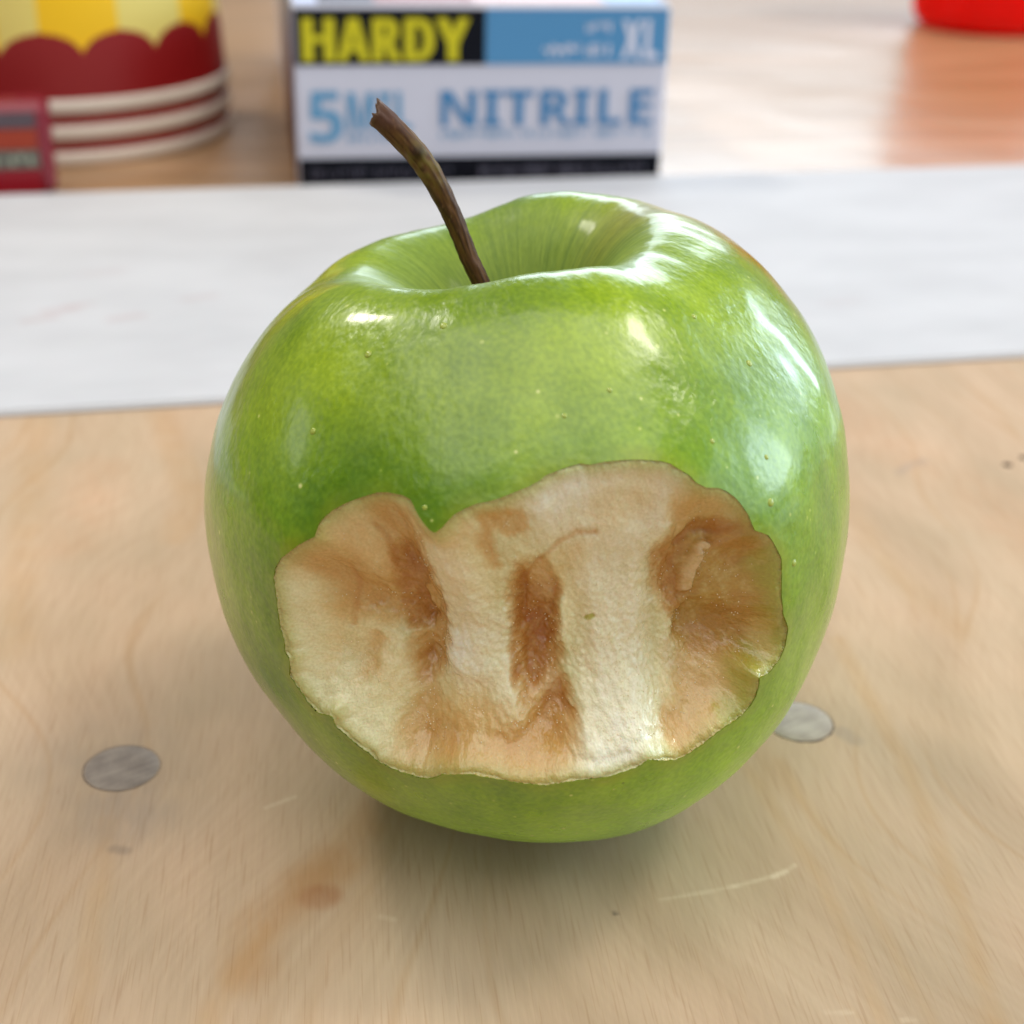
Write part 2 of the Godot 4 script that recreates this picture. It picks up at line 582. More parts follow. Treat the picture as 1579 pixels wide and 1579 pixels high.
func plug_texture(n: int) -> ImageTexture:
	var w := 96
	var bytes := PackedByteArray()
	for y in w:
		for x in w:
			var p := Vector2(x - 48, y - 48) / 48.0
			var rings := noise.get_noise_2d(p.x * 2.0 + p.y * 5.0 + n * 30.0, p.x * 0.6) * 0.5 + noise.get_noise_2d(p.x * 6.0, p.y * 14.0 + n * 9.0) * 0.35
			var blot := noise.get_noise_2d(p.x * 1.5 + 80.0 + n * 7.0, p.y * 1.5)
			var k := 0.06 * rings + 0.04 * blot
			var c := Color(0.50 + k, 0.455 + k, 0.42 + k * 0.9) if n == 0 else Color(0.65 + k, 0.60 + k, 0.555 + k * 0.9)
			bytes.append_array([int(c.r * 255), int(c.g * 255), int(c.b * 255)])
	return ImageTexture.create_from_image(Image.create_from_data(w, w, false, Image.FORMAT_RGB8, bytes))


func crescent(rad: float, width: float, towards: float) -> ArrayMesh:
	# a thin sickle just outside a plug, widest on one side
	var v := PackedVector3Array()
	var up := PackedVector3Array()
	var idx := PackedInt32Array()
	for k in 49:
		var a := TAU * k / 48.0
		var wd := width * clampf(cos(a - towards) * 1.1 - 0.1, 0.0, 1.0) * (0.7 + 0.6 * noise.get_noise_2d(k * 0.35, towards))
		v.append(Vector3(cos(a) * rad * 0.985, 0, sin(a) * rad * 0.985))
		v.append(Vector3(cos(a) * (rad + wd), 0, sin(a) * (rad + wd)))
		up.append_array([Vector3.UP, Vector3.UP])
	for k in 48:
		idx.append_array([k * 2, k * 2 + 1, k * 2 + 2, k * 2 + 2, k * 2 + 1, k * 2 + 3])
	return mesh_of(v, up, PackedVector2Array(), idx)


# ------------------------------------------------------------------ things behind the apple
func print_panel(x0: float, x1: float, y0: float, y1: float, z: float, m: Material, parent: Node3D, called: String) -> void:
	var v := PackedVector3Array([Vector3(x0, y1, z), Vector3(x1, y1, z), Vector3(x1, y0, z), Vector3(x0, y0, z)])
	part(called, mesh_of(v, PackedVector3Array([Vector3.BACK, Vector3.BACK, Vector3.BACK, Vector3.BACK]), PackedVector2Array(), PackedInt32Array([0, 1, 2, 0, 2, 3])), m, parent)


func build_carton() -> void:
	var t := thing("glove_carton", "blue and white cardboard glove carton with black label bands behind the apple", "carton", Vector3(-0.0772, -0.0025, -0.3106), 0.1787)
	var card := mat(Color(0.80, 0.80, 0.86), 0.45)
	var body := part("carton_body", rounded_box(Vector3(0.1209, 0.0572, 0.24), 0.0008), card, t)
	body.position = Vector3(0.06045, 0, -0.1202)
	var black := mat(Color(0.05, 0.06, 0.10), 0.6, 0.25)
	var blue := mat(Color(0.30, 0.55, 0.74), 0.42)
	var pale := mat(Color(0.86, 0.86, 0.92), 0.42)
	var yellow := mat(Color(0.80, 0.76, 0.06), 0.42)
	var sky := mat(Color(0.36, 0.59, 0.75), 0.42)
	var grey := mat(Color(0.27, 0.27, 0.34), 0.5)
	var rust := mat(Color(0.36, 0.12, 0.08), 0.45)
	print_panel(0.0006, 0.0606, 0.0390, 0.0560, 0.0002, black, t, "black_band")
	print_panel(0.0607, 0.1203, 0.0390, 0.0560, 0.0002, blue, t, "blue_band")
	print_panel(0.0006, 0.1203, 0.0008, 0.0098, 0.0002, black, t, "foot_band")
	var bold := SystemFont.new()
	bold.font_names = PackedStringArray(["Droid Sans"])
	bold.font_weight = 700
	var words := [["H", 0.0030, 0.0135], ["A", 0.0139, 0.0243], ["R", 0.0249, 0.0345], ["D", 0.0350, 0.0447], ["Y", 0.0449, 0.0560]]
	for w in words:
		lettering(w[0], bold, Rect2(w[1] - 0.0001, 0.0402, w[2] - w[1] - 0.0012, 0.0130), 0.00032, yellow, t, "yellow_letter")
		lettering(w[0], bold, Rect2(w[1] + 0.0008, 0.0402, w[2] - w[1] - 0.0012, 0.0130), 0.00025, yellow, t, "yellow_letter")
	lettering("XL", bold, Rect2(0.1050, 0.0405, 0.0122, 0.0122), 0.00025, pale, t, "size_letters")
	lettering("5", bold, Rect2(0.0042, 0.0148, 0.0105, 0.0162), 0.00025, sky, t, "blue_words")
	lettering("MIL", bold, Rect2(0.0163, 0.0185, 0.0205, 0.0122), 0.00025, sky, t, "blue_words")
	small_print(0.0163, 0.0368, 0.0150, 0.0174, 0.0012, sky, t)
	lettering("NITRILE", bold, Rect2(0.0463, 0.0196, 0.0704, 0.0114), 0.00025, mat(Color(0.24, 0.50, 0.70), 0.42), t, "blue_words")
	# small print, too blurred to read: rows of fine strokes
	small_print(0.0463, 0.1168, 0.0158, 0.0182, 0.0011, sky, t)
	small_print(0.0933, 0.1022, 0.0490, 0.0520, 0.0014, pale, t)
	small_print(0.0795, 0.1022, 0.0415, 0.0452, 0.0014, pale, t)
	small_print(0.0043, 0.0500, 0.0034, 0.0066, 0.0016, grey, t)
	small_print(0.0594, 0.1165, 0.0030, 0.0066, 0.0015, mat(Color(0.36, 0.35, 0.42), 0.5), t)
	# the left side and the top carry coloured print too
	var side := part("side_print", flat_sheet(-0.119, -0.001, 0.0008, 0.0385, 0.0, Rect2(0, 0, 1, 1)), rust, t)
	side.transform = Transform3D(Basis(Vector3(0, 0, 2), Vector3(-1, 0, 0), Vector3(0, 1, 0)), Vector3(-0.0003, 0.0, 0.0))
	side.transform = Transform3D(Basis(Vector3(0, 0, 1), Vector3(-1, 0, 0), Vector3(0, 1, 0)), Vector3(-0.0003, 0, -0.0))
	var side_top := part("side_print", flat_sheet(-0.119, -0.001, 0.0386, 0.0562, 0.0, Rect2(0, 0, 1, 1)), mat(Color(0.42, 0.44, 0.56), 0.42), t)
	side_top.transform = side.transform
	for q in [[0.0008, 0.008, mat(Color(0.74, 0.79, 0.93), 0.4)], [0.0082, 0.026, grey], [0.0262, 0.058, mat(Color(0.52, 0.19, 0.13), 0.4)], [0.0582, 0.100, mat(Color(0.80, 0.66, 0.66), 0.4)], [0.1002, 0.1201, mat(Color(0.42, 0.62, 0.82), 0.4)]]:
		var m := flat_sheet(q[0], q[1], -0.2392, -0.0012, 0.0574, Rect2(0, 0, 1, 1))
		part("lid_print", m, q[2], t)


func small_print(x0: float, x1: float, y0: float, y1: float, step: float, m: Material, parent: Node3D) -> void:
	var v := PackedVector3Array()
	var n := PackedVector3Array()
	var idx := PackedInt32Array()
	var x := x0
	while x < x1 - step * 0.5:
		var wd := step * rng.randf_range(0.3, 0.75)
		var low := y0 + (y1 - y0) * (0.0 if rng.randf() < 0.6 else 0.4)
		var high := y1 - (y1 - y0) * (0.0 if rng.randf() < 0.6 else 0.25)
		var k := v.size()
		v.append_array([Vector3(x, high, 0.0004), Vector3(x + wd, high, 0.0004), Vector3(x + wd, low, 0.0004), Vector3(x, low, 0.0004)])
		for i in 4:
			n.append(Vector3.BACK)
		idx.append_array([k, k + 1, k + 2, k, k + 2, k + 3])
		x += step * (1.0 if rng.randf() < 0.86 else 1.9)
	part("small_print", mesh_of(v, n, PackedVector2Array(), idx), m, parent)


func build_tubs() -> void:
	# three party tubs nested upside down; only the rims of the lower two show
	var w := 960
	var h := 160
	var bytes := PackedByteArray()
	for y in h:
		for x in w:
			var height := (1.0 - float(y) / h) * 0.078    # metres up from the rim
			var a := float(x) / w * 15.0
			var f := absf(fposmod(a, 1.0) - 0.5) * 2.0    # 0 at a scallop's crown, 1 in a trough
			var edge := 0.0150 + 0.0085 * sqrt(maxf(0.0, 1.0 - f * f * 0.96))
			var c := Color(0.56, 0.05, 0.06)
			if height > edge:
				c = Color(0.96, 0.76, 0.03) if int(floor(a - 0.5)) % 2 == 0 else Color(0.90, 0.82, 0.45)
			bytes.append_array([int(c.r * 255), int(c.g * 255), int(c.b * 255)])
	var wall_m := mat(Color(1, 1, 1), 0.5)
	wall_m.albedo_texture = ImageTexture.create_from_image(Image.create_from_data(w, h, false, Image.FORMAT_RGB8, bytes))
	var rim_m := mat(Color(0.86, 0.81, 0.76), 0.6)
	var wall := lathe(PackedVector2Array([Vector2(0.0585, 0.0800), Vector2(0.0640, 0.0030)]), 120)
	var inside := lathe(PackedVector2Array([Vector2(0.0634, 0.0030), Vector2(0.0579, 0.0790), Vector2(0.0, 0.0790)]), 96)
	var base := lathe(PackedVector2Array([Vector2(0.0, 0.0775), Vector2(0.0570, 0.0775), Vector2(0.0573, 0.0812), Vector2(0.0585, 0.0812), Vector2(0.0587, 0.0795)]), 96)
	var rim := ring(0.0622, 0.0650, 0.0, 0.0052)
	var where := ["topmost", "middle", "lowest"]
	var labels := ["red and yellow scalloped paper tub, upside down, topmost of its stack", "cream rim of the middle paper tub in the upside down stack", "cream rim of the lowest paper tub, standing on the brown table"]
	for k in 3:
		var t := thing("paper_tub", labels[k], "paper tub", Vector3(-0.1795, -0.0025 + 0.0086 * (2 - k), -0.3915), -0.306 + deg_to_rad(-0.4), "upside down stack of paper tubs")
		# the crowns of the scallops face a little left of the viewer
		t.rotation.y = atan2(-0.0052 + 0.1795, 0.1594 + 0.3915) + deg_to_rad(-2.0 - 12.0 + [0.0, 5.0, -7.0][k])
		part("wall", wall, wall_m, t)
		part("lining", inside, rim_m, t)
		part("base", base, rim_m, t)
		part("rim", rim, rim_m, t)


func build_candy() -> void:
	var t := thing("candy_packet", "small red candy packet with an orange band, left of the tubs", "packet", Vector3(-0.1508, -0.0025, -0.2945), 0.26)
	var foil := mat(Color(0.50, 0.12, 0.18), 0.25, 0.5)
	var body := part("packet_body", rounded_box(Vector3(0.056, 0.0288, 0.016), 0.0025), foil, t)
	body.position = Vector3(-0.028, 0, -0.008)
	var rows := [[0.0012, 0.0085, Color(0.58, 0.03, 0.12)], [0.0090, 0.0146, Color(0.40, 0.40, 0.36)], [0.0150, 0.0210, Color(0.62, 0.20, 0.08)], [0.0214, 0.0262, Color(0.34, 0.29, 0.32)]]
	for r in rows:
		print_panel(-0.0535, -0.0042, r[0], r[1], 0.0002, mat(r[2], 0.35), t, "printed_band")
	small_print(-0.052, -0.006, 0.0098, 0.0138, 0.0028, mat(Color(0.60, 0.62, 0.55), 0.35), t)
	print_panel(-0.0535, -0.020, 0.0222, 0.0252, 0.0004, mat(Color(0.16, 0.13, 0.17), 0.35), t, "printed_band")


func build_cup() -> void:
	var t := thing("red_cup", "translucent bright red plastic cup at the back right of the table", "cup", Vector3(0.258, -0.0025, -0.712))
	var m := mat(Color(1.0, 0.04, 0.03), 0.2, 0.5)
	m.backlight_enabled = true
	m.backlight = Color(1.0, 0.05, 0.04)
	var pr := PackedVector2Array([Vector2(0.0, 0.003), Vector2(0.030, 0.002), Vector2(0.0365, 0.0012), Vector2(0.0405, 0.004), Vector2(0.0425, 0.010), Vector2(0.0500, 0.118), Vector2(0.0512, 0.1195), Vector2(0.0500, 0.1205), Vector2(0.0488, 0.118), Vector2(0.0412, 0.012), Vector2(0.039, 0.0075), Vector2(0.0, 0.006)])
	pr.reverse()
	part("cup_wall", lathe(pr, 96), m, t)
	# pressed flutes low on the wall
	for k in 12:
		var a := TAU * k / 12.0
		var rib := part("rib", rounded_box(Vector3(0.0035, 0.07, 0.0016), 0.0005), m, t)
		rib.position = Vector3(sin(a) * 0.0428, 0.014, cos(a) * 0.0428)
		rib.rotation = Vector3(0.068, a, 0)


# ------------------------------------------------------------------ the apple
func apple_radius(th: float, ph: float) -> float:
	var k := 0
	while k < 16 and th > theta_r[k + 1]:
		k += 1
	var h := theta_r[k + 1] - theta_r[k]
	var t := (th - theta_r[k]) / h
	var t2 := t * t
	var t3 := t2 * t
	var r: float = (2 * t3 - 3 * t2 + 1) * RADIUS[k] + (t3 - 2 * t2 + t) * h * slope[k] + (3 * t2 - 2 * t3) * RADIUS[k + 1] + (t3 - t2) * h * slope[k + 1]
	var wb := smoothstep(1.7, 2.7, th)
	var wt := (1.0 - smoothstep(0.75, 1.25, th)) * smoothstep(0.12, 0.45, th)
	var s := sin(th)
	return r * 0.001 * (1.0 + wb * 0.012 * cos(5 * (ph - 0.3)) + wt * (0.012 * cos(5 * (ph - 0.3)) - 0.0192 * cos(2 * (ph - 0.4966))) + 0.0499 * cos(2 * ph) * s + 0.0621 * cos(ph + 8.0509) * s * s)


func apple_point(th: float, ph: float) -> Vector3:
	var r := apple_radius(th, ph)
	var n := noise.get_noise_3d(sin(th) * sin(ph) * 2.2, cos(th) * 2.2, sin(th) * cos(ph) * 2.2)
	var n2 := noise.get_noise_3d(sin(th) * sin(ph) * 7.0 + 30.0, cos(th) * 5.0, sin(th) * cos(ph) * 7.0)
	var lip := smoothstep(0.28, 0.45, th) * (1.0 - smoothstep(0.52, 0.78, th))
	r += lip * (0.0007 * maxf(0.0, cos(ph)) + 0.0002 * noise.get_noise_2d(cos(ph) * 2.1 + 5.0, sin(ph) * 2.1) + 0.00005 * noise.get_noise_2d(cos(ph) * 6.0, sin(ph) * 6.0 + 31.0) + 0.000006 * noise.get_noise_2d(cos(ph) * 20.0, sin(ph) * 20.0 + th * 3.0))
	var calm := 1.0 - smoothstep(2.2, 2.8, th)
	r += (n * 0.00030 + n2 * 0.00006) * calm
	return Vector3(r * sin(th) * sin(ph), r * cos(th), r * sin(th) * cos(ph))


func build_apple() -> void:
	for k in 18:
		theta_r.append(deg_to_rad(THETA[k]))
	slope.resize(18)
	for k in range(1, 17):
		slope[k] = (RADIUS[k + 1] - RADIUS[k - 1]) / (theta_r[k + 1] - theta_r[k - 1])
	var t := thing("apple", "green apple with a browning bite in its side and a long stem", "apple", Vector3(0, 0.03505, 0))
	t.basis = Basis(Vector3.BACK, 0.1972) * Basis(Vector3.RIGHT, -0.0509)
	var flesh_maps := paint_flesh()
	# grid lines, close together over the bite and the stem hollow
	var thetas := PackedFloat32Array()
	var x := 0.0
	while x < 180.0:
		thetas.append(deg_to_rad(x))
		x += 0.24 if x > 52.5 and x < 112.0 else (0.5 if x < 52.5 else 0.9)
	thetas.append(PI)
	var phis := PackedFloat32Array()
	x = -180.0
	while x < 180.0:
		phis.append(deg_to_rad(x))
		x += 0.25 if absf(x) < 45.0 else (0.6 if absf(x) < 110.0 else 1.5)
	phis.append(PI)
	var rows := thetas.size()
	var cols := phis.size()
	var pos := PackedVector3Array()
	pos.resize(rows * cols)
	for i in rows:
		for j in cols:
			pos[i * cols + j] = apple_point(thetas[i], phis[j])
	var nrm := PackedVector3Array()
	nrm.resize(rows * cols)
	for i in rows:
		for j in cols:
			var jl := j - 1 if j > 0 else cols - 2
			var jr := j + 1 if j < cols - 1 else 1
			var du := pos[i * cols + jr] - pos[i * cols + jl]
			var dv := pos[mini(i + 1, rows - 1) * cols + j] - pos[maxi(i - 1, 0) * cols + j]
			var n := dv.cross(du).normalized()
			nrm[i * cols + j] = n if n.length_squared() > 0.1 else Vector3.UP * (1.0 if i < 5 else -1.0)
	# where each grid point lies: s < 0 on the skin, s > 0 inside the bite (millimetres)
	var inside: PackedFloat32Array = flesh_maps.sdf
	var sd := PackedFloat32Array()
	sd.resize(rows * cols)
	for i in rows:
		var b := (thetas[i] - PI / 2) * 40.0
		for j in cols:
			var a := phis[j] * 40.0
			var u := (a - BITE_A0) / BITE_W
			var v := (b - BITE_B0) / BITE_H
			sd[i * cols + j] = sample(inside, u, v) if u > 0.0 and u < 1.0 and v > 0.0 and v < 1.0 else -5.0
	# skin
	var sv := PackedVector3Array(pos)
	var sn := PackedVector3Array(nrm)
	var suv := PackedVector2Array()
	for i in rows:
		for j in cols:
			suv.append(Vector2(phis[j] / TAU + 0.5, thetas[i] / PI))
	var sidx := PackedInt32Array()
	var fv := PackedVector3Array()
	var fuv := PackedVector2Array()
	var fidx := PackedInt32Array()
	var fmap := {}
	var wv := PackedVector3Array()
	var widx := PackedInt32Array()
	var cuts := {}       # edge key -> [skin vertex, flesh vertex, wall vertex]
	var depth: PackedFloat32Array = flesh_maps.depth
	for i in rows - 1:
		for j in cols - 1:
			var q := [i * cols + j, (i + 1) * cols + j, (i + 1) * cols + j + 1, i * cols + j + 1]
			var c := 0
			for k in 4:
				if sd[q[k]] > 0.0:
					c += 1
			if c == 0:
				sidx.append_array([q[0], q[2], q[1], q[0], q[3], q[2]])
				continue
			for tri in [[q[0], q[1], q[2]], [q[0], q[2], q[3]]]:
				var skin_poly := []
				var bite_poly := []
				var crossing := []
				for e in 3:
					var p: int = tri[e]
					var r: int = tri[(e + 1) % 3]
					if sd[p] > 0.0:
						if not fmap.has(p):
							fmap[p] = fv.size()
							var uv := Vector2((phis[p % cols] * 40.0 - BITE_A0) / BITE_W, ((thetas[p / cols] - PI / 2) * 40.0 - BITE_B0) / BITE_H)
							var pulp := pos[p] * (1.0 - sample(depth, uv.x, uv.y) * 0.001 / pos[p].length())
							var g3 := pulp * 1000.0
							var crumb := noise.get_noise_3d(g3.x * 1.1, g3.y * 1.1, g3.z * 1.1) * 0.032 + noise.get_noise_3d(g3.x * 0.45, g3.y * 0.45, g3.z * 0.45 + 40.0) * 0.05
							fv.append(pulp * (1.0 + crumb * 0.001 / pulp.length()))
							fuv.append(uv)
						bite_poly.append(fmap[p])
					else:
						skin_poly.append(p)
					if (sd[p] > 0.0) != (sd[r] > 0.0):
						var lo := mini(p, r)
						var hi := maxi(p, r)
						var key := lo * 1000000 + hi
						if not cuts.has(key):
							var f := sd[lo] / (sd[lo] - sd[hi])
							var at := pos[lo].lerp(pos[hi], f)
							var nn := nrm[lo].lerp(nrm[hi], f).normalized()
							var ph := lerpf(phis[lo % cols], phis[hi % cols], f)
							var th := lerpf(thetas[lo / cols], thetas[hi / cols], f)
							cuts[key] = [sv.size(), fv.size(), wv.size()]
							sv.append(at)
							sn.append(nn)
							suv.append(Vector2(ph / TAU + 0.5, th / PI))
							var low := at - nn * (0.00011 + 0.00008 * noise.get_noise_2d(ph * 60.0, th * 60.0))
							fv.append(low)
							fuv.append(Vector2((ph * 40.0 - BITE_A0) / BITE_W, ((th - PI / 2) * 40.0 - BITE_B0) / BITE_H))
							wv.append_array([at, low])
						skin_poly.append(cuts[key][0])
						bite_poly.append(cuts[key][1])
						crossing.append(cuts[key][2])
				for k in range(1, skin_poly.size() - 1):
					sidx.append_array([skin_poly[0], skin_poly[k + 1], skin_poly[k]])
				for k in range(1, bite_poly.size() - 1):
					fidx.append_array([bite_poly[0], bite_poly[k + 1], bite_poly[k]])
				if crossing.size() == 2:
					var a: int = crossing[0]
					var b: int = crossing[1]
					widx.append_array([a, b, a + 1, a + 1, b, b + 1])
	part("skin", mesh_of(sv, sn, suv, sidx), skin_material(flesh_maps.sdf), t)
	var fn := normals_for(fv, fidx)
	part("flesh", mesh_of(fv, fn, fuv, fidx), flesh_material(flesh_maps), t)
	var edge := mat(Color(0.60, 0.66, 0.22), 0.4)
	edge.backlight_enabled = true
	edge.backlight = Color(0.9, 1.0, 0.3)
	part("skin_edge", mesh_of(wv, normals_for(wv, widx), PackedVector2Array(), widx), edge, t)
	build_beads(t, fv, fn, fuv, inside)
	# a few raised corky pores
	var dome := SphereMesh.new()
	dome.radius = 0.00036
	dome.height = 0.00030
	dome.radial_segments = 14
	dome.rings = 7
	var cork := mat(Color(0.62, 0.68, 0.26), 0.22, 0.6)
	for q in [[-0.500, 0.686], [-0.612, 0.885], [0.554, 1.031], [0.712, 1.119], [-0.213, 0.615], [0.791, 0.724], [0.666, 1.221], [0.311, 0.849], [-0.234, 1.050], [0.886, 0.895], [0.159, 0.887], [0.723, 1.407]]:
		var bump := part("skin_bump", dome, cork, t, apple_point(q[1], q[0]))
		var up: Vector3 = bump.position.normalized()
		bump.basis = Basis(up.cross(Vector3.RIGHT).normalized().cross(up), up, up.cross(Vector3.RIGHT).normalized()).orthonormalized() * Basis.from_scale(Vector3.ONE * (0.7 + 0.5 * absf(sin(q[0] * 40.0))))
	build_stem(t)


func sample(m: PackedFloat32Array, u: float, v: float) -> float:
	var x := clampf(u * FW - 0.5, 0.0, FW - 1.001)
	var y := clampf(v * FH - 0.5, 0.0, FH - 1.001)
	var i := int(y) * FW + int(x)
	var fx := x - int(x)
	var fy := y - int(y)
	return lerpf(lerpf(m[i], m[i + 1], fx), lerpf(m[i + FW], m[i + FW + 1], fx), fy)


func bite_outline() -> PackedVector2Array:
	var n := [-28.6, -9.6, -28.8, -8.1, -28.6, -6.8, -29.0, -5.5, -28.5, -4.9, -28.8, -3.8, -29.4, -2.7, -28.9, -2.1, -28.2, -0.9, -27.7, 0.2, -27.0, 1.2, -26.1, 1.3, -24.6, 1.0, -24.4, 1.4, -24.6, 2.4, -23.7, 3.1, -22.7, 4.5, -21.5, 5.5, -21.0, 6.6, -19.5, 7.5, -18.2, 8.0, -17.2, 8.1, -16.2, 8.5, -14.8, 8.3, -13.4, 7.5, -12.1, 7.4, -10.7, 7.3, -9.6, 7.5, -8.1, 8.0, -6.4, 8.5, -4.8, 9.1, -2.6, 9.7, -2.0, 9.6, -0.4, 9.5, 1.4, 9.6, 3.6, 10.1, 5.5, 10.1, 7.2, 10.1, 8.5, 9.5, 10.1, 10.5, 11.8, 11.3, 12.8, 11.4, 14.1, 11.1, 15.4, 10.8, 16.8, 10.2, 18.3, 9.9, 20.0, 9.8, 21.1, 9.4, 22.1, 8.8, 22.8, 7.8, 23.1, 6.1, 23.0, 5.1, 24.7, 5.3, 26.5, 4.4, 27.4, 3.1, 27.7, 1.0, 27.6, 0.7, 26.6, -1.5, 26.4, -3.9, 26.7, -6.3, 26.9, -7.9, 26.5, -8.8, 25.8, -10.3, 25.3, -11.1, 24.4, -11.7, 23.6, -12.2, 23.4, -12.9, 23.2, -13.9, 22.7, -15.0, 22.2, -15.9, 21.4, -16.8, 20.5, -17.4, 19.2, -17.8, 18.3, -18.5, 17.8, -19.4, 16.7, -20.4, 16.2, -20.9, 15.2, -21.4, 13.1, -22.0, 11.1, -22.4, 9.3, -22.6, 7.8, -22.6, 6.8, -22.9, 5.5, -22.8, 4.1, -22.6, 3.0, -22.4, 2.5, -22.1, 1.2, -21.7, -0.2, -21.4, -1.5, -21.1, -2.7, -20.9, -4.1, -20.8, -5.2, -20.5, -6.3, -20.1, -7.0, -19.6, -7.7, -19.0, -8.4, -18.6, -8.9, -18.9, -9.5, -19.5, -10.1, -20.3, -10.9, -21.6, -11.8, -22.0, -13.5, -22.3, -14.7, -22.3, -15.9, -22.0, -17.1, -21.7, -18.6, -21.2, -19.9, -20.6, -20.9, -19.9, -21.4, -19.4, -21.7, -18.7, -21.9, -18.1, -22.6, -17.8, -23.9, -17.2, -25.2, -16.4, -26.6, -15.6, -27.7, -14.5, -28.2, -13.4, -28.2, -12.3, -28.3, -10.9]
	var p := PackedVector2Array()
	for k in range(0, n.size(), 2):
		p.append(Vector2((n[k] - BITE_A0) / BITE_W * FW, (n[k + 1] - BITE_B0) / BITE_H * FH))
	return p


